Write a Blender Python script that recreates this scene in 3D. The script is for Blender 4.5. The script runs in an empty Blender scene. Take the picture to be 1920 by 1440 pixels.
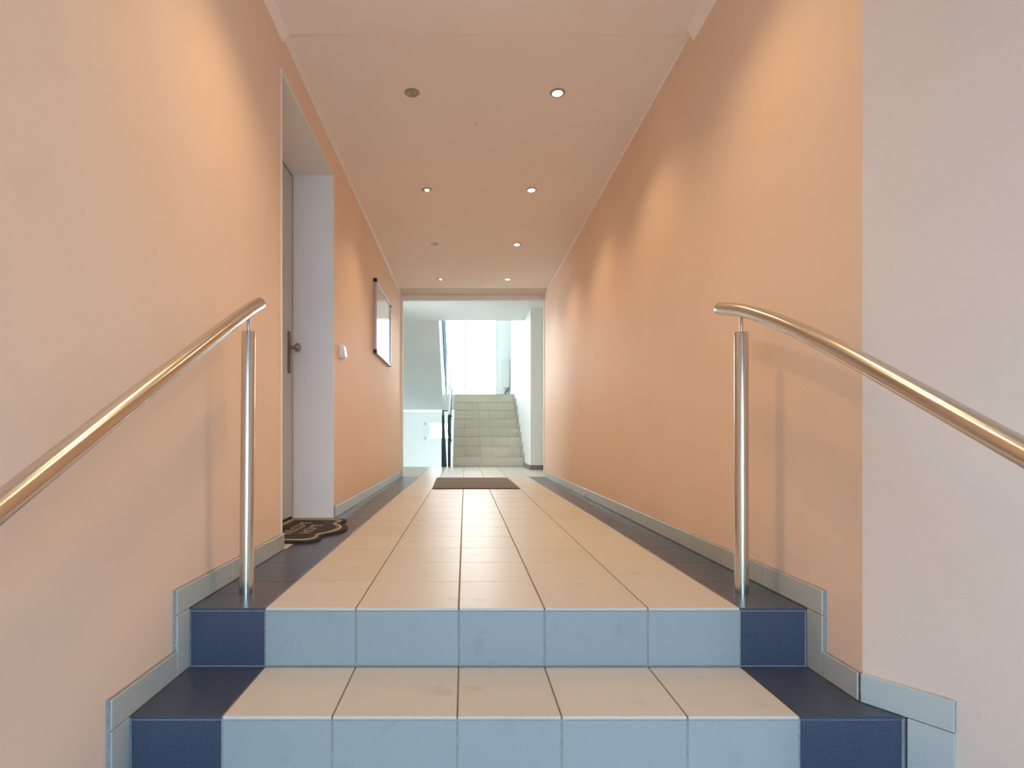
import bpy, bmesh, math, random
from mathutils import Vector, Matrix
random.seed(7)
sc = bpy.context.scene
COL = sc.collection
R = math.radians

# ---------------------------------------------------------------- camera
CZ = 0.4975          # eye height above the corridor floor (z = 0)
cam_d = bpy.data.cameras.new('camera')
cam_d.sensor_width = 36.0
cam_d.lens = 1062 / 1920 * 36
cam_d.shift_x = (960 - 872) / 1920
cam_d.shift_y = (820 - 720) / 1920
cam_d.clip_start = 0.02
cam = bpy.data.objects.new('camera', cam_d)
cam.location = (0, 0, CZ)
cam.rotation_euler = (R(90), 0, 0)
COL.objects.link(cam)
sc.camera = cam

# ---------------------------------------------------------------- world: one even, cool overcast sky
SKY = 14.0
SKY_COL = (0.82, 0.95, 1.0, 1)
w = bpy.data.worlds.new('overcast_sky'); sc.world = w; w.use_nodes = True
bg = w.node_tree.nodes['Background']
bg.inputs[0].default_value = SKY_COL
bg.inputs[1].default_value = SKY

sc.view_settings.view_transform = 'Standard'
sc.view_settings.look = 'None'
sc.view_settings.gamma = 1
sc.view_settings.exposure = 0.15
sc.view_settings.use_curve_mapping = False
sc.cycles.use_denoising = True
sc.cycles.max_bounces = 10
sc.cycles.diffuse_bounces = 7
sc.cycles.sample_clamp_indirect = 6

# power of the ceiling spotlights (watts) and their warm halogen colour
LAMP_W = 22.0
LAMP_DIM_W = 20.0
LAMP_COL = (1.0, 0.69, 0.32)
LOBBY_W = 32.0

def portal(name, loc, rot, sx, sy):
    d = bpy.data.lights.new(name, 'AREA'); d.shape = 'RECTANGLE'; d.size = sx; d.size_y = sy
    d.cycles.is_portal = True
    o = bpy.data.objects.new(name, d); o.location = loc; o.rotation_euler = rot
    COL.objects.link(o); return o
# daylight openings (sampling portals for the sky, they emit nothing themselves)
portal('stair_window_daylight', (0.11, 12.76, 3.3), (R(-90), 0, 0), 1.26, 3.8)
portal('entrance_daylight', (0.40, -2.24, 0.60), (R(90), 0, 0), 1.8, 2.2)

portal('added_window_daylight', (-1.46, 8.3, 1.62), (0, R(-90), 0), 1.05, 1.2)

# ---------------------------------------------------------------- materials
def nm(name):
    m = bpy.data.materials.new(name); m.use_nodes = True
    return m, m.node_tree.nodes, m.node_tree.links, m.node_tree.nodes['Principled BSDF']

def mat(name, col, rough=0.6, metal=0.0, spec=0.5, noise=None, bump=None, vary=0.0, emit=None, aniso=None, blotch=None):
    """noise=(scale, amount) colour grain; bump=(scale, strength); vary = per-object value change"""
    m, N, L, P = nm(name)
    P.inputs['Roughness'].default_value = rough
    P.inputs['Metallic'].default_value = metal
    P.inputs['Specular IOR Level'].default_value = spec
    P.inputs['Base Color'].default_value = (*col, 1)
    tc = N.new('ShaderNodeTexCoord')
    last = None
    def mul(src_val, last):
        mx = N.new('ShaderNodeMix'); mx.data_type = 'RGBA'; mx.blend_type = 'MULTIPLY'
        mx.inputs[0].default_value = 1
        if last is None: mx.inputs[6].default_value = (*col, 1)
        else: L.new(last, mx.inputs[6])
        L.new(src_val, mx.inputs[7]); return mx.outputs[2]
    def band(src, lo, hi, f0=0.0, f1=1.0):
        r = N.new('ShaderNodeMapRange'); r.inputs[1].default_value = f0; r.inputs[2].default_value = f1
        r.inputs[3].default_value = lo; r.inputs[4].default_value = hi
        L.new(src, r.inputs[0]); return r.outputs[0]
    if noise:
        n = N.new('ShaderNodeTexNoise'); n.inputs['Scale'].default_value = noise[0]; n.inputs['Detail'].default_value = 4
        L.new(tc.outputs['Object'], n.inputs['Vector'])
        last = mul(band(n.outputs[0], 1 - noise[1], 1 + noise[1], .3, .7), last)
    if blotch:
        n = N.new('ShaderNodeTexNoise'); n.inputs['Scale'].default_value = blotch[0]; n.inputs['Detail'].default_value = 5
        g = N.new('ShaderNodeNewGeometry')
        L.new(g.outputs['Position'], n.inputs['Vector'])
        last = mul(band(n.outputs[0], 1.0, 1 - blotch[1], .60, .78), last)
    if vary:
        oi = N.new('ShaderNodeObjectInfo')
        last = mul(band(oi.outputs['Random'], 1 - vary, 1 + vary), last)
    if last is not None: L.new(last, P.inputs['Base Color'])
    if bump:
        n2 = N.new('ShaderNodeTexNoise'); n2.inputs['Scale'].default_value = bump[0]; n2.inputs['Detail'].default_value = 3
        if len(bump) > 2:
            mp = N.new('ShaderNodeMapping'); mp.inputs['Scale'].default_value = bump[2]
            L.new(tc.outputs['Object'], mp.inputs[0]); L.new(mp.outputs[0], n2.inputs['Vector'])
        else: L.new(tc.outputs['Object'], n2.inputs['Vector'])
        b = N.new('ShaderNodeBump'); b.inputs['Strength'].default_value = bump[1]; b.inputs['Distance'].default_value = 0.002
        L.new(n2.outputs[0], b.inputs['Height']); L.new(b.outputs[0], P.inputs['Normal'])
    if emit:
        P.inputs['Emission Color'].default_value = (*emit[0], 1); P.inputs['Emission Strength'].default_value = emit[1]
    return m

def glass_mat(name, tint=(1, 1, 1)):
    m, N, L, P = nm(name)
    N.remove(P)
    t = N.new('ShaderNodeBsdfTransparent'); t.inputs[0].default_value = (*tint, 1); g = N.new('ShaderNodeBsdfGlossy'); g.inputs['Roughness'].default_value = 0.02
    f = N.new('ShaderNodeFresnel'); f.inputs[0].default_value = 1.3
    mx = N.new('ShaderNodeMixShader'); L.new(f.outputs[0], mx.inputs[0]); L.new(t.outputs[0], mx.inputs[1]); L.new(g.outputs[0], mx.inputs[2])
    L.new(mx.outputs[0], N['Material Output'].inputs[0])
    return m

M = dict(
    orange=mat('orange_wall_paint', (0.85, 0.63, 0.48), .62, noise=(3.0, .02), bump=(160, .35, (1, 1, 2.2))),
    pale=mat('pale_pink_wall_paint', (0.74, 0.555, 0.44), .65, noise=(3.0, .02), bump=(160, .35, (1, 1, 2.2))),
    ceil=mat('ceiling_paint', (0.92, 0.85, 0.78), .75, noise=(2.0, .015)),
    hall=mat('white_hall_paint', (0.84, 0.86, 0.84), .6, noise=(2.0, .015)),
    reveal=mat('white_reveal_paint', (0.84, 0.80, 0.77), .5, noise=(3, .02)),
    bead=mat('cream_trim_paint', (0.80, 0.78, 0.70), .5),
    band=mat('beige_ceiling_band', (0.68, 0.56, 0.46), .6),
    grout=mat('grey_brown_grout', (0.20, 0.165, 0.125), .85, noise=(90, .25)),
    grout2=mat('pale_grey_grout', (0.27, 0.27, 0.26), .85, noise=(90, .2)),
    tile=mat('cream_floor_tile', (0.60, 0.54, 0.475), .36, spec=.07, noise=(260, .05), vary=.035, blotch=(9, .16)),
    dark=mat('anthracite_floor_tile', (0.054, 0.066, 0.104), .30, spec=.5, noise=(300, .45), vary=.06),
    riser=mat('grey_riser_tile', (0.32, 0.350, 0.345), .34, spec=.4, noise=(260, .05), vary=.035, blotch=(9, .16)),
    skirt=mat('grey_skirting_tile', (0.47, 0.49, 0.46), .32, spec=.5, noise=(260, .05), vary=.04),
    hstep=mat('sand_stair_tile', (0.64, 0.57, 0.44), .4, noise=(200, .06), vary=.05),
    concrete=mat('rough_concrete', (0.25, 0.25, 0.24), .9, noise=(8, .1)),
    steel=mat('brushed_steel', (0.66, 0.62, 0.57), .22, metal=1, bump=(300, .06, (1, 1, .05))),
    steel2=mat('polished_steel_pin', (0.6, 0.58, 0.6), .15, metal=1),
    darkmetal=mat('dark_green_grey_metal', (0.035, 0.055, 0.06), .45, metal=.3),
    bluemetal=mat('blue_grey_painted_metal', (0.14, 0.24, 0.34), .4, metal=.2),
    leaf=mat('light_grey_door_paint', (0.58, 0.55, 0.53), .45, noise=(2, .02)),
    gap=mat('dark_gap_shade', (0.03, 0.025, 0.025), .9),  # near-black that paints in the shade inside gaps
    plate=mat('brown_bronze_plate', (0.22, 0.17, 0.15), .4, metal=.7),
    knob=mat('matt_nickel_knob', (0.34, 0.29, 0.27), .35, metal=.8),
    plastic=mat('white_plastic', (0.80, 0.82, 0.80), .3),
    board=mat('whiteboard_enamel', (0.82, 0.86, 0.86), .12, spec=.6),
    alu=mat('anodised_aluminium', (0.55, 0.52, 0.53), .35, metal=.8),
    black=mat('black_plastic', (0.02, 0.018, 0.018), .5),
    mat_dark=mat('dark_doormat_pile', (0.035, 0.024, 0.026), .95, noise=(220, .5), bump=(400, 1.0)),
    mat_tan=mat('tan_doormat_pile', (0.50, 0.38, 0.24), .95, noise=(220, .3), bump=(400, 1.0)),
    mat_text=mat('grey_beige_doormat_lettering', (0.30, 0.25, 0.21), .95, noise=(220, .4)),
    carpet=mat('brown_grey_floor_mat_pile', (0.19, 0.155, 0.14), .95, noise=(60, .25), bump=(500, 1.0)),
    rubber=mat('dark_rubber', (0.03, 0.03, 0.032), .7),
    ring=mat('nickel_lamp_ring', (0.42, 0.40, 0.33), .3, metal=.9),
    reflector=mat('lamp_reflector', (0.5, 0.47, 0.38), .25, metal=.9),
    bulb_on=mat('lit_halogen_glass', (1, .95, .85), .3, emit=((1.0, 0.86, 0.66), 40)),
    bulb_dim=mat('dim_halogen_glass', (1, .95, .85), .3, emit=((1.0, 0.88, 0.70), 12)),
    bulb_off=mat('unlit_halogen_glass', (0.35, 0.35, 0.28), .1, spec=.8),
    winframe=mat('white_window_frame', (0.82, 0.85, 0.84), .35),
    radiator=mat('white_radiator_enamel', (0.85, 0.86, 0.85), .3),
    pave=mat('pale_concrete_paving', (0.45, 0.45, 0.43), .9, noise=(3, .1)),
    glass=glass_mat('clear_window_glass'),
    glass_blue=glass_mat('blue_tinted_door_glass', (.70, .84, .98)),
)

# ---------------------------------------------------------------- helpers
def link(name, me, m, parent=None, loc=(0, 0, 0), rot=(0, 0, 0)):
    o = bpy.data.objects.new(name, me)
    if m is not None and len(me.materials) == 0: me.materials.append(m)
    o.location = loc; o.rotation_euler = rot
    COL.objects.link(o)
    if parent is not None: o.parent = parent
    return o

def mk(name, V, F, m, parent=None, smooth=False, **k):
    me = bpy.data.meshes.new(name); me.from_pydata([tuple(v) for v in V], [], F)
    bm = bmesh.new(); bm.from_mesh(me); bmesh.ops.recalc_face_normals(bm, faces=bm.faces); bm.to_mesh(me); bm.free()
    if smooth: me.polygons.foreach_set('use_smooth', [True] * len(me.polygons))
    me.update()
    return link(name, me, m, parent, **k)

class MB:
    def __init__(s): s.V = []; s.F = []
    def box(s, x0, x1, y0, y1, z0, z1):
        b = len(s.V)
        s.V += [(x0, y0, z0), (x1, y0, z0), (x1, y1, z0), (x0, y1, z0), (x0, y0, z1), (x1, y0, z1), (x1, y1, z1), (x0, y1, z1)]
        s.F += [tuple(b + i for i in f) for f in ((0, 3, 2, 1), (4, 5, 6, 7), (0, 1, 5, 4), (1, 2, 6, 5), (2, 3, 7, 6), (3, 0, 4, 7))]
        return s
    def prism(s, pts, d0, d1, ax):
        b = len(s.V); n = len(pts)
        for d in (d0, d1):
            for (u, v) in pts:
                s.V.append({'x': (d, u, v), 'y': (u, d, v), 'z': (u, v, d)}[ax])
        s.F.append(tuple(b + i for i in range(n))); s.F.append(tuple(b + n + i for i in reversed(range(n))))
        for i in range(n):
            j = (i + 1) % n; s.F.append((b + i, b + j, b + n + j, b + n + i))
        return s
    def tube(s, P, r, n=24, caps=True):
        P = [Vector(p) for p in P]; b = len(s.V)
        T = [(P[min(i + 1, len(P) - 1)] - P[max(i - 1, 0)]).normalized() for i in range(len(P))]
        a = Vector((0, 0, 1)) if abs(T[0].z) < .9 else Vector((1, 0, 0))
        u = T[0].cross(a).normalized()
        for i, p in enumerate(P):
            u = (u - T[i] * u.dot(T[i])).normalized(); v = T[i].cross(u)
            rr = r[i] if isinstance(r, (list, tuple)) else r
            for k in range(n):
                t = 2 * math.pi * k / n; s.V.append(p + (u * math.cos(t) + v * math.sin(t)) * rr)
        for i in range(len(P) - 1):
            for k in range(n):
                k2 = (k + 1) % n; s.F.append((b + i * n + k, b + i * n + k2, b + (i + 1) * n + k2, b + (i + 1) * n + k))
        if caps:
            s.F.append(tuple(b + k for k in reversed(range(n)))); s.F.append(tuple(b + (len(P) - 1) * n + k for k in range(n)))
        return s
    def lathe(s, prof, n=32, c=(0, 0, 0)):
        """closed solid of revolution about z from (r, z) pairs; r = 0 at the ends closes it"""
        b = len(s.V)
        for (r, z) in prof:
            for k in range(n):
                t = 2 * math.pi * k / n; s.V.append((c[0] + r * math.cos(t), c[1] + r * math.sin(t), c[2] + z))
        for i in range(len(prof) - 1):
            for k in range(n):
                k2 = (k + 1) % n; s.F.append((b + i * n + k, b + i * n + k2, b + (i + 1) * n + k2, b + (i + 1) * n + k))
        s.F.append(tuple(b + k for k in reversed(range(n)))); s.F.append(tuple(b + (len(prof) - 1) * n + k for k in range(n)))
        return s
    def holes(s, u0, u1, v0, v1, H, d0, d1, ax):
        """slab with rectangular holes H = [(u0,u1,v0,v1)]"""
        us = sorted({u0, u1, *[h[0] for h in H], *[h[1] for h in H]}); vs = sorted({v0, v1, *[h[2] for h in H], *[h[3] for h in H]})
        for i in range(len(us) - 1):
            for j in range(len(vs) - 1):
                cu = (us[i] + us[i + 1]) / 2; cv = (vs[j] + vs[j + 1]) / 2
                if any(h[0] < cu < h[1] and h[2] < cv < h[3] for h in H): continue
                if ax == 'y': s.box(us[i], us[i + 1], d0, d1, vs[j], vs[j + 1])
                else: s.box(d0, d1, us[i], us[i + 1], vs[j], vs[j + 1])
        return s
    def build(s, name, m, parent=None, smooth=False, sharp=None, **k):
        o = mk(name, s.V, s.F, m, parent, smooth, **k)
        if smooth:
            bm = bmesh.new(); bm.from_mesh(o.data)
            for e in bm.edges:
                if len(e.link_faces) == 2 and e.calc_face_angle(0) > R(35): e.smooth = False
            bm.to_mesh(o.data); bm.free()
        return o

_cb = {}
def cbox_mesh(dx, dy, dz, b, m):
    key = (round(dx, 4), round(dy, 4), round(dz, 4), b, m.name)
    if key in _cb: return _cb[key]
    V = []; idx = {}
    for sx in (-1, 1):
        for sy in (-1, 1):
            for sz in (-1, 1):
                X, Y, Z = dx / 2, dy / 2, dz / 2
                for a in range(3):
                    p = [sx * (X - (b if a != 0 else 0)), sy * (Y - (b if a != 1 else 0)), sz * (Z - (b if a != 2 else 0))]
                    idx[(sx, sy, sz, a)] = len(V); V.append(p)
    F = []
    for a in range(3):
        for s in (-1, 1):
            o = [i for i in range(3) if i != a]; q = []
            for (p1, p2) in ((-1, -1), (1, -1), (1, 1), (-1, 1)):
                k = [0, 0, 0]; k[a] = s; k[o[0]] = p1; k[o[1]] = p2; q.append(idx[(*k, a)])
            F.append(q)
    for a in range(3):
        o = [i for i in range(3) if i != a]
        for s1 in (-1, 1):
            for s2 in (-1, 1):
                q = []
                for t, ff in ((-1, o[0]), (1, o[0]), (1, o[1]), (-1, o[1])):
                    k = [0, 0, 0]; k[a] = t; k[o[0]] = s1; k[o[1]] = s2; q.append(idx[(*k, ff)])
                F.append(q)
    for sx in (-1, 1):
        for sy in (-1, 1):
            for sz in (-1, 1): F.append([idx[(sx, sy, sz, a)] for a in range(3)])
    me = bpy.data.meshes.new('tile'); me.from_pydata(V, [], F)
    bm = bmesh.new(); bm.from_mesh(me); bmesh.ops.recalc_face_normals(bm, faces=bm.faces); bm.to_mesh(me); bm.free()
    me.materials.append(m); _cb[key] = me
    return me

def cbox(name, x0, x1, y0, y1, z0, z1, m, parent=None, b=.0012, rotz=0):
    me = cbox_mesh(x1 - x0, y1 - y0, z1 - z0, b, m)
    return link(name, me, m, parent, ((x0 + x1) / 2, (y0 + y1) / 2, (z0 + z1) / 2), (0, 0, rotz))

def struct(o): o['kind'] = 'structure'; return o
def thing(name, label, cat, loc=(0, 0, 0), group=None, rotz=0):
    o = bpy.data.objects.new(name, None); COL.objects.link(o); o.location = loc; o.rotation_euler = (0, 0, rotz)
    o.empty_display_size = .1
    return tag(o, label, cat, group)
def tag(o, label, cat, group=None):
    o['label'] = label; o['category'] = cat
    if group: o['group'] = group
    return o

# ================================================================ dimensions
XL, XR = -0.815, 1.008          # corridor walls
SK = 0.013                      # skirting tile thickness
SH = 0.072                      # skirting height
E1, E2, E3 = 1.651, 1.357, 1.062    # front edges of the corridor floor and of the two steps below
ST = 0.171
ZL = -3 * ST                    # lobby floor
YEND = 7.18                     # end of the corridor
YB, YW = -2.2, 12.7             # entrance wall, stair window wall
ZC, ZN = 2.3025, 2.297          # ceilings of corridor and lobby
ZH = 2.4775                     # hall ceiling
DY0, DY1, DZ, DX = 2.52, 3.50, 2.119, -1.078    # door recess
CX, CY = 1.008, 1.437           # corner where the right wall turns outward
AX, AY = 0.573, -0.819          # direction of the turned wall
XO = 1.9                        # outer right wall of lobby and hall
YO = CY + AY / AX * (XO - CX)
COLS = [-0.8005, -0.583, -0.3187, -0.0187, 0.2316, 0.5333, 0.8022, 0.9935]

# ================================================================ large structure
# left wall: near part, over the door recess and far part are one outline
pts = [(YB, -.7), (DY0, -.7), (DY0, DZ), (DY1, DZ), (DY1, -.7), (YEND, -.7), (YEND, 2.75), (YB, 2.75)]
struct(MB().prism(pts, XL - .30, XL, 'x').build('wall_left', M['orange']))
struct(MB().box(XR, XO + .2, CY, YEND, -.7, 2.75).build('wall_right', M['orange']))
struct(MB().prism([(CX, CY), (XO, YO), (XO + .2, YO), (XO + .2, CY)], -.7, 2.75, 'z').build('wall_entrance_right', M['pale']))
struct(MB().box(XO, XO + .2, YB, YO, -.7, 2.75).build('wall_lobby_right', M['pale']))
EX0, EX1, EZ1 = -.5, 1.3, 1.70
struct(MB().holes(XL - .3, XO + .2, -.7, 2.75, [(EX0, EX1, ZL, EZ1)], YB - .2, YB, 'y').build('wall_front', M['pale']))
# ceilings
struct(MB().box(XL, XR, 2.53, YEND, ZC, 2.7).build('ceiling', M['ceil']))
struct(MB().box(XL, XO, YB, 2.53, ZN, 2.7).build('ceiling', M['ceil']))
struct(MB().box(-1.4, XO, YEND + .02, 9.6, ZH, 2.74).build('ceiling', M['hall']))
# wall above the corridor opening on the hall side, and hall walls
struct(MB().box(-1.4, XL - .3, 6.9, YEND, -.7, 2.75).build('wall_hall_front', M['hall']))
W3 = (7.7, 8.9, 1.1, 2.15)        # unseen window added in the hall's left wall to light the stairs
struct(MB().holes(6.9, YW + .3, -2.2, 5.4, [W3], -1.6, -1.4, 'x').build('wall_hall_left', M['hall']))
struct(MB().box(1.003, XO + .2, 8.66, YW + .3, -.7, 5.4).build('wall_hall_right', M['hall']))
struct(MB().box(XO, XO + .2, YEND, 8.66, -.7, 2.75).build('wall_hall_side', M['hall']))
W1 = (-.52, .74, 1.42, 5.2)        # stair window
W2 = (-.885, -.235, .39, .90)     # small hopper window
struct(MB().holes(-1.4, 1.003, -2.2, 5.4, [W1, W2], YW, YW + .3, 'y').build('wall_back', M['hall']))
struct(MB().box(-1.6, 1.3, 9.4, YW + .3, 5.4, 5.6).build('ceiling', M['hall']))
struct(MB().box(-1.4, 1.003, 9.4, 9.6, 2.74, 5.4).build('wall_stairwell_front', M['hall']))
# ground outside
struct(MB().box(-15, 15, -22, YB - .2, ZL - .2, ZL - .02).build('pavement', M['pave']))
struct(MB().box(-15, -1.75, YB, YW + .3, -.3, -.1).build('courtyard', M['pave']))
struct(MB().box(-15, 15, YW + .3, 40, -.1, .1).build('courtyard', M['pave']))

# ---------------------------------------------------------------- corridor floor: grout bed with every tile on it
fl = struct(MB().box(XL, XR, E1 + .009, YEND, -.12, -.002).box(XL - .30, XL, DY0, DY1, -.12, -.002).build('floor', M['grout']))
TH = .008
g1, g2 = .0022, .0014
y = E1; row = 0
rows = []
while y < YEND - .01:
    y2 = min(y + .3002, YEND)
    rows.append((y, y2)); y = y2
for (a, b) in rows:
    for i in range(7):
        m = M['dark'] if i in (0, 6) else M['tile']
        cbox('tile', COLS[i] + (g1 if i else 0), COLS[i + 1] - (g1 if i < 6 else 0), a + (g2 if a > E1 else 0), b - g2, -TH, 0, m, fl)
# cream tiles inside the door recess
ys = [DY0 + .004, 2.85, 3.15, DY1 - .004]
for i in range(3):
    cbox('tile', DX + .01, -.8025, ys[i] + g2, ys[i + 1] - g2, -TH, 0, M['tile'], fl)

# hall floor beyond the opening, up to the stairs
hf = struct(MB().box(-1.4, XO, YEND, 8.66, -.12, -.002).box(-1.4, 1.003, 8.66, 9.62, -.12, -.002).build('floor', M['grout']))
hx = [-1.4, -1.183, -.883, -.583, -.3187, -.0187, .2316, .5333, .8022, 1.003, 1.30, 1.6, 1.9]
y = YEND
while y < 9.6 - .02:
    y2 = min(y + .3, 9.605)
    for i in range(len(hx) - 1):
        if hx[i] >= 1.0 and y > 8.5: continue
        yy = min(y2, 8.655) if hx[i] >= 1.0 else y2
        cbox('tile', hx[i] + g1, hx[i + 1] - g1, y + g2, yy - g2, -TH, 0, M['tile'], hf)
    y = y2

# ---------------------------------------------------------------- the steps down to the lobby
def wall_x(y):   # right-hand limit at depth y
    return XR if y >= CY else CX + (CY - y) * AX / -AY
steps = thing('entrance_steps', 'tiled steps in the foreground with cream middle and dark blue-grey ends', 'steps', (0, E2, ZL))
def P(v): return Vector(v)
def child_prism(name, pts, z0, z1, m, parent):
    o = MB().prism(pts, z0, z1, 'z').build(name, m, parent)
    o.matrix_parent_inverse = Matrix.Translation(-Vector(parent.location)); return o
def ccbox(*a, **k):
    o = cbox(*a, **k); o.matrix_parent_inverse = Matrix.Translation(-Vector(o.parent.location)); return o
# concrete bodies
def body(ya, yb, zt):
    pts = [(XL, ya), (wall_x(ya) - .001, ya)]
    if ya < CY < yb: pts.append((XR, CY))
    pts += [(wall_x(yb) - .001, yb), (XL, yb)]
    return pts
child_prism('concrete_core', body(E2 + .003, E1 + .003, 0), ZL, -ST - .002, M['grout'], steps)
child_prism('concrete_core', body(E3 + .003, E2 + .003, 0), ZL, -2 * ST - .002, M['grout'], steps)
child_prism('concrete_core', body(E1 + .003, E1 + .06, 0), ZL, -.012, M['grout2'], steps)
for n, (ya, yb, zt) in enumerate(((E2, E1, -ST), (E3, E2, -2 * ST))):
    for i in range(7):
        m = M['dark'] if i in (0, 6) else M['tile']
        x0, x1 = COLS[i] + (g1 if i else 0), COLS[i + 1] - g1
        if i < 6: ccbox('tile', x0, x1, ya, yb - g2, zt - TH, zt, m, steps)
        else:
            pts = [(x0, ya), (wall_x(ya) - .016, ya), (wall_x(max(CY, ya) if ya < CY < yb else yb) - .016, CY if ya < CY < yb else yb - g2)]
            if ya < CY < yb: pts.append((XR - .016, yb - g2))
            pts.append((x0, yb - g2))
            child_prism('tile', pts, zt - TH, zt, m, steps)
# riser tiles, face level with the tread edge
for n, (yf, zt) in enumerate(((E1, 0), (E2, -ST), (E3, -2 * ST))):
    for i in range(7):
        m = M['dark'] if i in (0, 6) else M['riser']
        xe = COLS[i + 1] if i < 6 else wall_x(yf) - .016
        ccbox('tile', COLS[i] + (g1 if i else 0), xe - (g1 if i < 6 else 0), yf + .0008, yf + .0068, zt - ST + .0025, zt - TH - .0025, m, steps)
    child_prism('joint_bed', [(XL + .001, yf + .0022), (wall_x(yf) - .002, yf + .0022), (wall_x(yf) - .002, yf + .006), (XL + .001, yf + .006)], zt - ST, zt - TH + .001, M['grout2'], steps)

# lobby floor
lf = struct(MB().prism([(XL, YB), (XO, YB), (XO, YO), (wall_x(E3), E3 + .003), (XL, E3 + .003)], ZL - .1, ZL - .002, 'z').build('floor', M['grout']))
lx = COLS[:-1] + [1.10, 1.40, 1.70, 1.895]
y = E3
while y > YB + .05:
    y2 = max(y - .3, YB + .003)
    for i in range(len(lx) - 1):
        if lx[i + 1] > wall_x(y) + .001 and lx[i + 1] > XR and y > YO: continue
        cbox('tile', lx[i] + g1, lx[i + 1] - g1, y2 + g2, y - g2, ZL - TH, ZL, M['dark'] if i in (0,) else M['tile'], lf)
    y = y2

# ---------------------------------------------------------------- skirting tiles
bl = struct(MB().box(XL, XL + .010, E1 - SH, DY0 - .002, 0.001, SH - .001).box(XL, XL + .010, E1 - SH, E1, -ST, 0.001)
            .box(XL, XL + .010, E2 - SH, E1 - SH, -ST, -ST + SH - .001).box(XL, XL + .010, E2 - SH, E2, -2 * ST, -ST)
            .box(XL, XL + .010, DY1 + .002, YEND, .001, SH - .001).build('baseboard_left', M['grout2']))
def skl(ya, yb, za, zb, p): cbox('tile', XL, XL + SK, ya + .001, yb - .001, za + .0012, zb - .0012, M['skirt'], p)
def skr(ya, yb, za, zb, p): cbox('tile', XR - SK, XR, ya + .001, yb - .001, za + .0012, zb - .0012, M['skirt'], p)
def seq(y0, y1, first):
    out = []; a = y0; b = first
    while a < y1 - .005:
        out.append((a, min(b, y1))); a = b; b += .3002
    return out
for a, b in seq(E1 - SH, DY0 - .002, 1.955): skl(a, b, 0, SH, bl)
for a, b in seq(DY1 + .002, YEND, 3.755): skl(a, b, 0, SH, bl)
skl(E1 - SH, E1, -ST, 0, bl); skl(E2 - SH, E1 - SH, -ST, -ST + SH, bl); skl(E2 - SH, E2, -2 * ST, -ST, bl)
skl(E3 - SH, E2 - SH, -2 * ST, -2 * ST + SH, bl)
br = struct(MB().box(XR - .010, XR, E1 - SH, YEND, 0.001, SH - .001).box(XR - .010, XR, E1 - SH, E1, -ST, .001)
            .box(XR - .010, XR, CY, E1 - SH, -ST, -ST + SH - .001).build('baseboard_right', M['grout2']))
for a, b in seq(E1 - SH, YEND, 1.90): skr(a, b, 0, SH, br)
skr(E1 - SH, E1, -ST, 0, br); skr(CY, E1 - SH, -ST, -ST + SH, br)
# turned wall: skirting along direction (AX, AY)
ang = math.atan2(AY, AX)
def aw(s0, s1, z0, z1, name, m, p, th):
    """box on the turned wall from distance s0 to s1 along it"""
    n = Vector((AY, -AX))       # outward (towards the room)
    c = Vector((CX, CY)) + Vector((AX, AY)) * (s0 + s1) / 2 + n * th / 2
    me = cbox_mesh(s1 - s0, th, z1 - z0, .001, m)
    return link(name, me, m, p, (c.x, c.y, (z0 + z1) / 2), (0, 0, ang))
S_E2 = (CY - E2) / -AY; S_END = (CY - (E2 - SH)) / -AY
bt = aw(0, S_END, -ST + .001, -ST + SH - .001, 'baseboard_entrance', M['grout2'], None, .010); struct(bt)
def awt(s0, s1, z0, z1):
    o = aw(s0, s1, z0, z1, 'tile', M['skirt'], None, SK); o.parent = bt
    o.matrix_parent_inverse = (Matrix.Translation(bt.location) @ Matrix.Rotation(ang, 4, 'Z')).inverted()
awt(.0005, S_END, -ST + .001, -ST + SH); awt(S_E2 - .0, S_END, -2 * ST, -ST - .001)
# hall skirting
M['skirt_hall'] = mat('dark_grey_skirting_tile', (0.20, 0.19, 0.17), .4, noise=(200, .05))
struct(MB().box(1.003, XO, 8.648, 8.66, 0, SH).box(.991, 1.003, 8.648, 9.6, 0, SH).build('baseboard_hall', M['skirt_hall']))

# ---------------------------------------------------------------- trims
# corner beads round the door recess
struct(MB().box(XL, XL + .003, DY0 - .014, DY0, .0, DZ + .012).box(XL, XL + .003, DY1, DY1 + .012, 0, DZ + .012)
       .box(XL, XL + .003, DY0, DY1, DZ, DZ + .012).build('trim_1', M['bead']))
# white lining of the recess
struct(MB().box(DX + .016, XL + .001, DY0 - .001, DY0 + .004, 0, DZ).box(DX + .016, XL + .001, DY1 - .004, DY1 + .001, 0, DZ)
       .box(DX + .002, XL + .001, DY0, DY1, DZ - .004, DZ + .001).build('trim_2', M['reveal']))
# thin beads along the ceiling edges
struct(MB().prism([(XL, ZC), (XL + .016, ZC), (XL, ZC - .016)], 2.53, YEND, 'y').build('trim_3', M['bead']))
struct(MB().prism([(XR, ZC), (XR - .009, ZC), (XR, ZC - .009)], 2.53, YEND, 'y').build('trim_4', M['ceil']))
struct(MB().prism([(XL, ZN), (XL + .03, ZN), (XL, ZN - .032)], YB, 2.535, 'y').build('trim_5', M['ceil']))
struct(MB().prism([(XR, ZN), (XR - .03, ZN), (XR, ZN - .05)], CY, 2.50, 'y').build('trim_6', M['ceil']))
# darker band on the ceiling before the opening, and the white frame of the opening
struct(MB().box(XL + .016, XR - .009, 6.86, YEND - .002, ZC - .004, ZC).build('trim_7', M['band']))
struct(MB().box(XL, XR, YEND - .004, YEND + .05, ZC - .068, ZC + .17).box(XL, XL + .027, YEND - .003, YEND + .05, 0, ZC - .068)
       .box(XR - .008, XR, YEND - .003, YEND + .05, 0, ZC - .068).build('trim_8', M['hall']))

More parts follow.
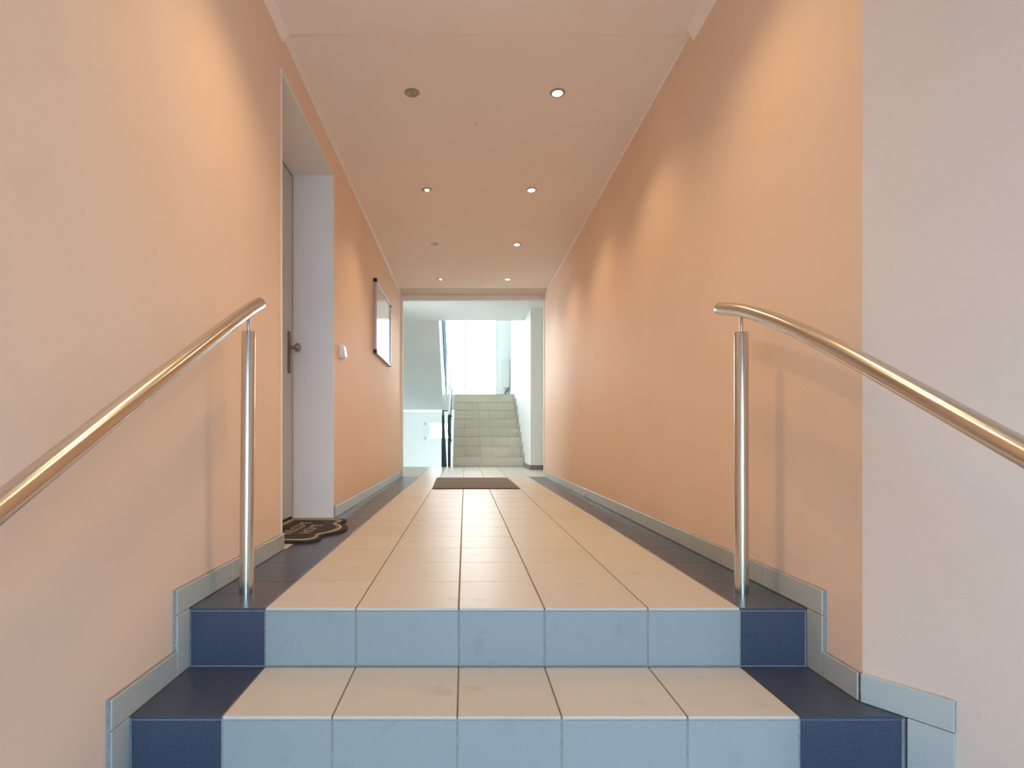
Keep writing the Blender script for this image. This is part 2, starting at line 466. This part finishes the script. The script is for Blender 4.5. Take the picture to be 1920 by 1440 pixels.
# ---------------------------------------------------------------- entrance door behind the camera
d2 = struct(MB().box(EX0, EX0 + .06, YB - .12, YB - .05, ZL, EZ1).box(EX1 - .06, EX1, YB - .12, YB - .05, ZL, EZ1)
            .box(EX0 + .06, EX1 - .06, YB - .12, YB - .05, EZ1 - .06, EZ1).box(EX0 + .06, EX1 - .06, YB - .12, YB - .05, ZL, ZL + .10)
            .build('door_2', M['winframe']))
MB().box(EX0 + .06, EX1 - .06, YB - .088, YB - .082, ZL + .1, EZ1 - .06).build('pane', M['glass_blue'], d2)
MB().tube([(-.40, YB - .01, .1), (-.40, YB - .01, .8)], .014, 16).build('handle', M['steel'], d2, True)
# ================================================================ flat door in the recess
# wall behind the recess
d1 = struct(MB().box(DX - .05, DX, DY0 - .0, DY1 + .0, 0, DZ).build('door_1', M['gap']))
struct(MB().box(XL - .45, XL - .30, DY0 - .1, DY1 + .1, -.1, DZ + .1).build('wall_recess', M['reveal']))
MB().box(DX, DX + .008, DY1 - .018, DY1 - .001, 0, DZ).box(DX, DX + .008, DY0 + .001, DY1 - .018, DZ - .016, DZ - .001).build('gap_shade_strip', M['gap'], d1)  # dark strips colouring in the shade of the gap round the leaf
cbox('door_leaf', DX - .002, DX + .014, DY0 + .02, DY1 - .018, .012, DZ - .016, M['leaf'], d1, b=.003)
hp = cbox('handle_plate', DX + .014, DX + .022, 3.395, 3.44, .884, 1.138, M['plate'], d1, b=.004)
kb = MB().lathe([(.0, 0), (.010, 0), (.010, .030), (.022, .034), (.027, .044), (.025, .056), (.012, .064), (0, .066)], 24).build('knob', M['knob'], hp, True, rot=(0, R(90), 0))
kb.location = (.004, 0, 1.040 - 1.011)
kh = MB().lathe([(0, 0), (.008, 0), (.008, .004), (0, .004)], 16).build('lock_cylinder', M['knob'], hp, True, rot=(0, R(90), 0))
kh.location = (.004, 0, -.09)

# ================================================================ stair hall windows
def window(name, W, mullions, f=.05, dep=.08):
    x0, x1, z0, z1 = W; ya, yb = YW + dep, YW + dep + .07
    mb = MB().box(x0, x0 + f, ya, yb, z0, z1).box(x1 - f, x1, ya, yb, z0, z1).box(x0 + f, x1 - f, ya, yb, z1 - f, z1).box(x0 + f, x1 - f, ya, yb, z0, z0 + f)
    xs = [x0 + f] + [v for mx in mullions for v in (mx - .022, mx + .022)] + [x1 - f]
    for mx in mullions: mb.box(mx - .022, mx + .022, ya, yb, z0 + f, z1 - f)
    o = struct(mb.build(name, M['winframe']))
    for i in range(0, len(xs), 2): MB().box(xs[i], xs[i + 1], ya + .03, ya + .036, z0 + f, z1 - f).build('pane', M['glass'], o)
    return o
window('window_1', W1, [0.0])
w2 = window('window_2', W2, [], .09, -.012)
MB().box(W2[0] - .02, W2[1] + .02, YW - .02, YW + .0, W2[2] - .02, W2[2]).build('window_sill', M['winframe'], w2)
for zz in (.48, .80): cbox('hinge', W2[0] - .012, W2[0] + .004, YW - .012, YW, zz - .03, zz + .03, M['darkmetal'], w2)

o = struct(MB().box(-1.55, -1.49, W3[0], W3[0] + .05, W3[2], W3[3]).box(-1.55, -1.49, W3[1] - .05, W3[1], W3[2], W3[3])
           .box(-1.55, -1.49, W3[0] + .05, W3[1] - .05, W3[3] - .05, W3[3]).box(-1.55, -1.49, W3[0] + .05, W3[1] - .05, W3[2], W3[2] + .05)
           .build('added_window', M['winframe']))
MB().box(-1.523, -1.517, W3[0] + .05, W3[1] - .05, W3[2] + .05, W3[3] - .05).build('pane', M['glass'], o)

# ================================================================ stairs up to the half landing
TR = .264; Y0S = 9.6; NX = 8
def saw(n, y0, z0, tr, st, base):
    pts = [(y0, base)]
    yy, zz = y0, z0
    for i in range(n):
        pts.append((yy, zz)); zz += st; pts.append((yy, zz)); yy += tr
    return pts, yy - tr, zz
pts, ye, ze = saw(NX, Y0S + .004, -.004, TR, ST, -2.0)
YLD = Y0S + TR * (NX - 1)       # landing edge
ZLD = ST * NX
pts += [(YW - .002, ZLD - .004), (YW - .002, ZLD - .31), (YLD + .4, ZLD - .31), (YLD + .4, -2.0)]
fu = thing('staircase', 'tiled staircase rising to the bright landing window at corridor end', 'staircase', (.4, Y0S, 0))
def inv(o, p): o.parent = p; o.matrix_parent_inverse = Matrix.Translation(-Vector(p.location)); return o
FX0, FX1 = -.208, 1.001
inv(MB().prism(pts, FX0, FX1, 'x').build('concrete_core', M['hall']), fu)
inv(MB().box(-1.398, FX0, YLD + .02, YW - .002, ZLD - .31, ZLD - .004).build('landing_slab', M['hall']), fu)
sx = [FX0, -.009, .271, .46, .757, .985 ]
for n in range(NX):
    yf = Y0S + TR * n; zt = ST * (n + 1)
    for i in range(5):
        x0, x1 = sx[i] + .0015, sx[i + 1] - .0015
        inv(cbox('tile', x0, x1, yf - .004, yf + .003, zt - ST + .002, zt - .012, M['hstep']), fu)
        if n < NX - 1:
            if i != 2: inv(cbox('tile', x0, x1, yf - .009, yf + TR - .006, zt - .009, zt, M['tile']), fu)
            else: inv(cbox('tile', x0, x1, yf - .003, yf + TR - .006, zt - .010, zt - .001, M['hstep']), fu)
        else:
            inv(cbox('tile', x0, x1, yf - .009, YW - .004, zt - .009, zt, M['tile']), fu)
# stepped skirting up the right wall
for n in range(NX - 1):
    yf = Y0S + TR * n; zt = ST * (n + 1)
    inv(cbox('skirting_tile', FX1 - .016, FX1, yf - .065, yf - .010, zt - ST, zt + .07, M['tile']), fu)
    inv(cbox('skirting_tile', FX1 - .016, FX1, yf - .009, yf + TR - .066, zt + .001, zt + .07, M['tile']), fu)

# second flight, climbing back towards the corridor over the stairs to the cellar
f2 = thing('upper_staircase', 'grey-blue underside of the upper stair flight, left of the railing', 'staircase', (-.9, YLD, ZLD))
pts = [(YLD + .02, ZLD - .31), (YLD + .02, ZLD)]
yy, zz = YLD + .02, ZLD
for i in range(8):
    pts.append((yy, zz + ST)); zz += ST
    yy -= TR; pts.append((yy, zz))
pts += [(9.6, 2.74), (9.6, ZH + .0)]
pts = [(YLD + .02, ZLD - .31)] + [p for p in pts[1:] if p[0] >= 9.59]
inv(MB().prism(pts, -1.398, -.445, 'x').build('concrete_core', M['hall']), f2)

# cellar stairs going down on the left
f3 = thing('cellar_staircase', 'stairs descending from the hall floor below the small low window', 'staircase', (-.8, Y0S, 0))
pts = [(9.62, -2.2), (9.62, -ST)]; yy, zz = 9.62, -ST
for i in range(8):
    yy += TR; pts.append((yy, zz)); zz -= ST; pts.append((yy, zz))
pts += [(YW - .002, zz), (YW - .002, -2.2)]
inv(MB().prism(pts, -1.398, FX0 - .002, 'x').build('concrete_core', M['concrete']), f3)

# ---------------------------------------------------------------- railings of the stair hall
r1 = thing('stair_railing', 'dark metal post and pale handrail beside the first steps up', 'railing', (-.267, 9.56, 0))
inv(MB().tube([(-.267, 9.56, 0), (-.267, 9.56, .3), (-.262, 9.56, .52), (-.270, 9.56, .60), (-.267, 9.56, .80), (-.267, 9.56, .87), (-.267, 9.56, .885)], [.023, .023, .028, .030, .025, .025, .008], 16).build('post', M['darkmetal'], None, True), r1)
hr = [(-.267, 9.50, .90), (-.267, 9.56, .93), (-.262, YLD, ZLD + .90), (-.262, YLD + .15, ZLD + .93)]
inv(MB().tube(hr, .020, 14).build('handrail', M['winframe'], None, True), r1)
for k in range(7):
    yb = Y0S + TR * k + .12; zb = ST * (k + 1); zt = .93 + (yb - 9.56) / (YLD - 9.56) * (ZLD - .03) - .02
    inv(MB().tube([(-.262, yb, zb + .10), (-.262, yb, zt)], .008, 10).build('baluster', M['bluemetal'], None, True), r1)
inv(MB().tube([(-.262, 9.56, .14), (-.262, YLD, ZLD + .10)], .010, 10).build('bottom_rail', M['winframe'], None, True), r1)
for (yy, zz) in ((9.60, .45), (9.66, .86)):
    inv(MB().tube([(-.262, yy, zz), (-.222, yy, zz)], .012, 12).build('wall_bracket', M['black'], None, True), r1)

r2 = thing('upper_railing', 'blue-grey metal railing edge of the upper flight beside the window', 'railing', (-.40, YLD, ZLD))
top = [(-.385, YLD + .1, ZLD + .86), (-.392, YLD - .1, ZLD + .93), (-.400, 9.62, 2.74 + .75)]
inv(MB().tube(top, .026, 14).build('handrail', M['bluemetal'], None, True), r2)
inv(MB().tube([(-.385, YLD, ZLD + .12), (-.395, 9.62, 2.74 + .02)], .016, 12).build('bottom_rail', M['bluemetal'], None, True), r2)
for k in range(8):
    yb = YLD - .06 - k * .24; zb = ZLD + (YLD - yb) * (2.74 - ZLD) / (YLD - 9.6)
    rr = [.010, .010, .020, .010, .010]
    inv(MB().tube([(-.390, yb, zb + t) for t in (.02, .25, .42, .60, .86)], rr, 10).build('baluster', M['bluemetal'], None, True), r2)
inv(MB().tube([(-.385, YLD + .05, ZLD - .004), (-.385, YLD + .05, ZLD + .88)], .018, 12).build('post', M['bluemetal'], None, True), r2)

r3 = thing('cellar_railing', 'wider dark metal post left of the stair foot with its crossbar', 'railing', (-.36, 9.56, 0))
inv(MB().prism([(-.398, 0), (-.326, 0), (-.326, .02), (-.345, .40), (-.350, .62), (-.352, .86), (-.362, .885), (-.382, .885), (-.392, .86), (-.393, .6), (-.398, .35)], 9.545, 9.575, 'y').build('post', M['darkmetal']), r3)
inv(MB().box(-.388, -.290, 9.55, 9.57, .935, .955).build('crossbar', M['darkmetal']), r3)
inv(MB().box(-.386, -.374, 9.553, 9.567, .88, .936).build('post_pin', M['darkmetal']), r3)
inv(MB().tube([(-.372, 9.56, .945), (-.372, 11.4, -.25)], .016, 12).build('handrail', M['bluemetal'], None, True), r3)
for k in range(4):
    t = (k + 1) / 5
    inv(MB().tube([(-.372, 9.56 + 1.84 * t, -1.2 * t - .1), (-.372, 9.56 + 1.84 * t, .945 - 1.195 * t)], .008, 10).build('baluster', M['darkmetal'], None, True), r3)

# ---------------------------------------------------------------- radiator on the landing
rd = thing('radiator', 'small white radiator with bent pipe in the landing corner', 'radiator', (.93, YW - .06, ZLD + .24))
for k in range(4):
    inv(cbox('panel', .855 + k * .036, .888 + k * .036, YW - .095, YW - .02, ZLD + .24, ZLD + .86, M['radiator'], b=.008), rd)
inv(cbox('gap_shadow_strip', 1.0 - .002, 1.0, YW - .10, YW - .01, ZLD + .24, ZLD + .86, M['gap'], b=.0004), rd)  # dark strip painted as the shadow in the gap beside the radiator
inv(MB().tube([(.975, YW - .06, ZLD + .24), (.972, YW - .06, ZLD + .20), (.95, YW - .06, ZLD + .17), (.92, YW - .06, ZLD + .16), (.897, YW - .06, ZLD + .13), (.890, YW - .06, ZLD)], .014, 12).build('pipe', M['plate'], None, True), rd)
inv(MB().tube([(.955, YW - .06, ZLD + .175), (.905, YW - .06, ZLD + .16)], .024, 14).build('valve', M['plate'], None, True), rd)

# ================================================================ handrails at the entrance steps
def catmull(P, n=6):
    out = []; P = [Vector(p) for p in P]
    Q = [P[0] * 2 - P[1]] + P + [P[-1] * 2 - P[-2]]
    for i in range(1, len(Q) - 2):
        for k in range(n):
            t = k / n; a, b, c, d = Q[i - 1], Q[i], Q[i + 1], Q[i + 2]
            out.append(.5 * ((2 * b) + (c - a) * t + (2 * a - 5 * b + 4 * c - d) * t * t + (3 * b - a - 3 * c + d) * t ** 3))
    out.append(P[-1]); return out
def handrail(name, label, x, prof, post_y, lean, end_y):
    t = thing(name, label, 'handrail', (x, post_y, 0), 'steel handrails beside the steps')
    pts = catmull([(x, y, CZ + z) for y, z in prof], 8)
    r = .0212
    rad = [r] * len(pts)
    # slightly domed end cap
    e = Vector(pts[0]); dirn = (Vector(pts[0]) - Vector(pts[1])).normalized()
    pts2 = [e + dirn * .003, e + dirn * .0015] + pts; rad2 = [r * .80, r * .96] + rad
    inv(MB().tube(pts2, rad2, 40).build('rail_tube', M['steel'], None, True), t)
    zt = CZ + .3356
    inv(MB().tube([(x - lean, post_y, 0), (x, post_y, zt - .003), (x, post_y, zt - .0012), (x, post_y, zt)], [r, r, r * .98, r * .90], 40).build('post', M['steel'], None, True), t)
    # height of the rail axis over the post
    zr = min((abs(p.y - post_y), p.z) for p in pts)[1]
    inv(MB().tube([(x, post_y, zt - .002), (x, post_y, zr - .012)], .0055, 20).build('pin', M['steel2'], None, True), t)
    # lower post on the lobby floor
    zr2 = min((abs(p.y - end_y), p.z) for p in pts)[1]
    inv(MB().tube([(x, end_y, ZL), (x, end_y, zr2 - .075), (x, end_y, zr2 - .07)], [r, r, r * .9], 40).build('post', M['steel'], None, True), t)
    inv(MB().tube([(x, end_y, zr2 - .072), (x, end_y, zr2 - .012)], .0055, 20).build('pin', M['steel2'], None, True), t)
    return t
profL = [(1.893, .4460), (1.80, .404), (1.68, .3435), (1.562, .282), (1.404, .199), (1.163, .072), (.926, -.055), (.84, -.1015), (.62, -.219), (.42, -.326), (.34, -.364)]
profR = [(1.961, .4460), (1.81, .4056), (1.671, .3556), (1.55, .3055), (1.4275, .249), (1.269, .171), (.896, -.0236), (.62, -.166), (.42, -.27), (.34, -.305)]
handrail('handrail', 'steel tube handrail and post on the left, in front of the door', -.688, profL, 1.80, .007, .42)
handrail('handrail', 'steel tube handrail and post on the right, before the wall corner', .8835, profR, 1.812, -.001, .42)

# ================================================================ ceiling spotlights
def spot(x, y, state, label, zc=ZC, energy=None, name='ceiling_spotlight'):
    t = thing(name, label, 'ceiling light', (x, y, zc), 'recessed ceiling spotlights')
    MB().lathe([(.024, .0), (.040, .0), (.0395, -.0035), (.034, -.0060), (.028, -.0055), (.024, -.001)], 36).build('ring', M['ring'], t, True)
    # conical reflector and bulb face
    MB().lathe([(0, -.0004), (.0255, -.0004), (.0245, -.0022), (0, -.0022)], 30).build('reflector', M['reflector'], t, True)
    mm = {'on': 'bulb_on', 'dim': 'bulb_dim', 'off': 'bulb_off'}[state]
    rb = {'on': .024, 'dim': .015, 'off': .012}[state]
    MB().lathe([(0, -.002), (rb, -.002), (rb * .92, -.0065), (rb * .5, -.010), (0, -.011)], 30).build('bulb', M[mm], t, True)
    if state != 'off':
        d = bpy.data.lights.new('halogen_beam', 'SPOT'); d.energy = energy or (LAMP_W if state == 'on' else LAMP_DIM_W)
        d.color = LAMP_COL; d.spot_size = R(122); d.spot_blend = 1.0; d.shadow_soft_size = .035
        o = bpy.data.objects.new('halogen_beam', d); COL.objects.link(o); o.parent = t; o.location = (0, 0, -.035)
    return t
YS = [2.967, 4.13, 5.295, 6.454]
nth = ['nearest', 'second', 'third', 'fourth and farthest']
for i, yy in enumerate(YS):
    spot(.484, yy, 'on', 'brightly lit round ceiling spotlight, %s in the right row' % nth[i])
dimw = ['unlit round metal ceiling spotlight, nearest in the left row', 'dimly glowing ceiling spotlight, second in the left row',
        'dark unlit ceiling spotlight, third in the left row', 'dimly glowing ceiling spotlight, last in the left row']
for i, yy in enumerate(YS):
    spot(-.277, yy, ('off', 'dim', 'off', 'dim')[i], dimw[i])
lob = [(.484, 1.80), (-.277, 1.80)]
for i, (xx, yy) in enumerate(lob):
    spot(xx, yy, 'on', 'lit spotlight in the entrance ceiling, %s row, %s' % (('right', 'left')[i % 2], 'over the steps'), ZN, LOBBY_W * (.78, 1.0)[i % 2])
# tiny cup hook in the ceiling
hk = tag(MB().lathe([(0, 0), (.010, 0), (.010, -.002), (.003, -.004), (.003, -.012), (0, -.013)], 16).build('ceiling_hook', M['band'], None, True, loc=(.067, 3.26, ZC)), 'tiny screw hook in the ceiling between the first spotlights', 'hook')

# ================================================================ whiteboard on the left wall
YA, YZ, ZA, ZZ = 5.03, 6.03, 1.248, 1.912
wb = thing('whiteboard', 'white enamel board with aluminium frame and black corners on left wall', 'whiteboard', (XL, (YA + YZ) / 2, ZA))
f = .022; tx = XL + .030
inv(cbox('board_surface', XL + .004, XL + .018, YA + f * .6, YZ - f * .6, ZA + f * .6, ZZ - f * .6, M['board'], b=.001), wb)
inv(cbox('frame_rail', XL, tx, YA, YA + f, ZA + .03, ZZ - .03, M['alu'], b=.003), wb)
inv(cbox('frame_rail', XL, tx, YZ - f, YZ, ZA + .03, ZZ - .03, M['alu'], b=.003), wb)
inv(cbox('frame_rail', XL, tx, YA + .03, YZ - .03, ZA, ZA + f, M['alu'], b=.003), wb)
inv(cbox('frame_rail', XL, tx, YA + .03, YZ - .03, ZZ - f, ZZ, M['alu'], b=.003), wb)
for (a, b) in ((YA, ZA), (YA, ZZ), (YZ, ZA), (YZ, ZZ)):
    s1 = 1 if a == YA else -1; s2 = 1 if b == ZA else -1
    o = MB().prism([(a - s1 * .001, b - s2 * .001), (a + s1 * .032, b - s2 * .001), (a + s1 * .032, b + s2 * .0235), (a + s1 * .0235, b + s2 * .0235), (a + s1 * .0235, b + s2 * .032), (a - s1 * .001, b + s2 * .032)], XL, tx + .0015, 'x').build('corner_cap', M['black'])
    inv(o, wb)

# ================================================================ light switch
sw = thing('light_switch', 'white surface-mounted light switch on orange wall between door and whiteboard', 'light switch', (XL, 3.70, 1.055))
inv(cbox('switch_box', XL, XL + .026, 3.665, 3.745, 1.013, 1.098, M['plastic'], b=.004), sw)
o = MB().prism([(XL + .026, 1.022), (XL + .038, 1.022), (XL + .030, 1.085), (XL + .026, 1.085)], 3.675, 3.735, 'y').build('rocker', M['plastic']); inv(o, sw)

# ================================================================ doormat
dm = thing('doormat', 'dark shaped doormat with tan border and lettering at the left door', 'doormat', (-.85, 3.02, 0))
half = [(.375, -1.058), (.375, -.760), (.362, -.725), (.325, -.700), (.270, -.700), (.225, -.712), (.185, -.705), (.145, -.676), (.100, -.650), (.050, -.636), (0, -.632)]
out = [(x, 3.02 + d) for d, x in half] + [(x, 3.02 - d) for d, x in reversed(half[:-1])]
def scaled(sx_, sy_): return [(-.85 + (x + .85) * sx_, 3.02 + (y - 3.02) * sy_) for x, y in out]
inv(MB().prism(out, 0.0, .011, 'z').build('pile', M['mat_dark']), dm)
def ringmesh(A, B, z0, z1):
    n = len(A); V = [(*p, z0) for p in A] + [(*p, z1) for p in A] + [(*p, z0) for p in B] + [(*p, z1) for p in B]; F = []
    for i in range(n):
        j = (i + 1) % n
        F += [(i, j, n + j, n + i), (n + i, n + j, 3 * n + j, 3 * n + i), (2 * n + j, 2 * n + i, 3 * n + i, 3 * n + j)]
    return V, F
V, F = ringmesh(scaled(.86, .91), scaled(.78, .862), .010, .0125)
inv(mk('border', V, F, M['mat_tan']), dm)
V, F = ringmesh(scaled(.745, .842), scaled(.725, .83), .010, .0120)
inv(mk('inner_border', V, F, M['mat_tan']), dm)
def lettering(txt, x, yc, size, width):
    cu = bpy.data.curves.new('lettering', 'FONT'); cu.body = txt; cu.size = size; cu.align_x = 'CENTER'; cu.align_y = 'CENTER'; cu.extrude = .0008; cu.offset = .001
    tmp = bpy.data.objects.new('tmp', cu); COL.objects.link(tmp)
    bpy.context.view_layer.update()
    me = bpy.data.meshes.new_from_object(tmp); bpy.data.objects.remove(tmp)
    wd = max(v.co.x for v in me.vertices) - min(v.co.x for v in me.vertices)
    for v in me.vertices: v.co.x *= width / wd
    me.materials.clear(); me.materials.append(M['mat_text'])
    o = link('lettering', me, None, None, (x, yc, .0118), (0, 0, R(90))); inv(o, dm); return o
lettering('WELCOME', -.900, 3.03, .085, .42)
lettering('HOME', -.815, 3.01, .085, .28)

# ================================================================ floor mat before the opening
fm = thing('floor_mat', 'brown-grey rectangular carpet mat lying across the far corridor floor', 'mat', (.1, 6.1, 0))
pm = [(-.317, 5.44), (.530, 5.44), (.512, 6.88), (-.345, 6.88)]
inv(MB().prism(pm, 0, .004, 'z').build('rubber_backing', M['rubber']), fm)
cx_, cy_ = .095, 6.16
pm2 = [(cx_ + (x - cx_) * .985, cy_ + (y - cy_) * .99) for x, y in pm]
inv(MB().prism(pm2, .004, .010, 'z').build('pile', M['carpet']), fm)
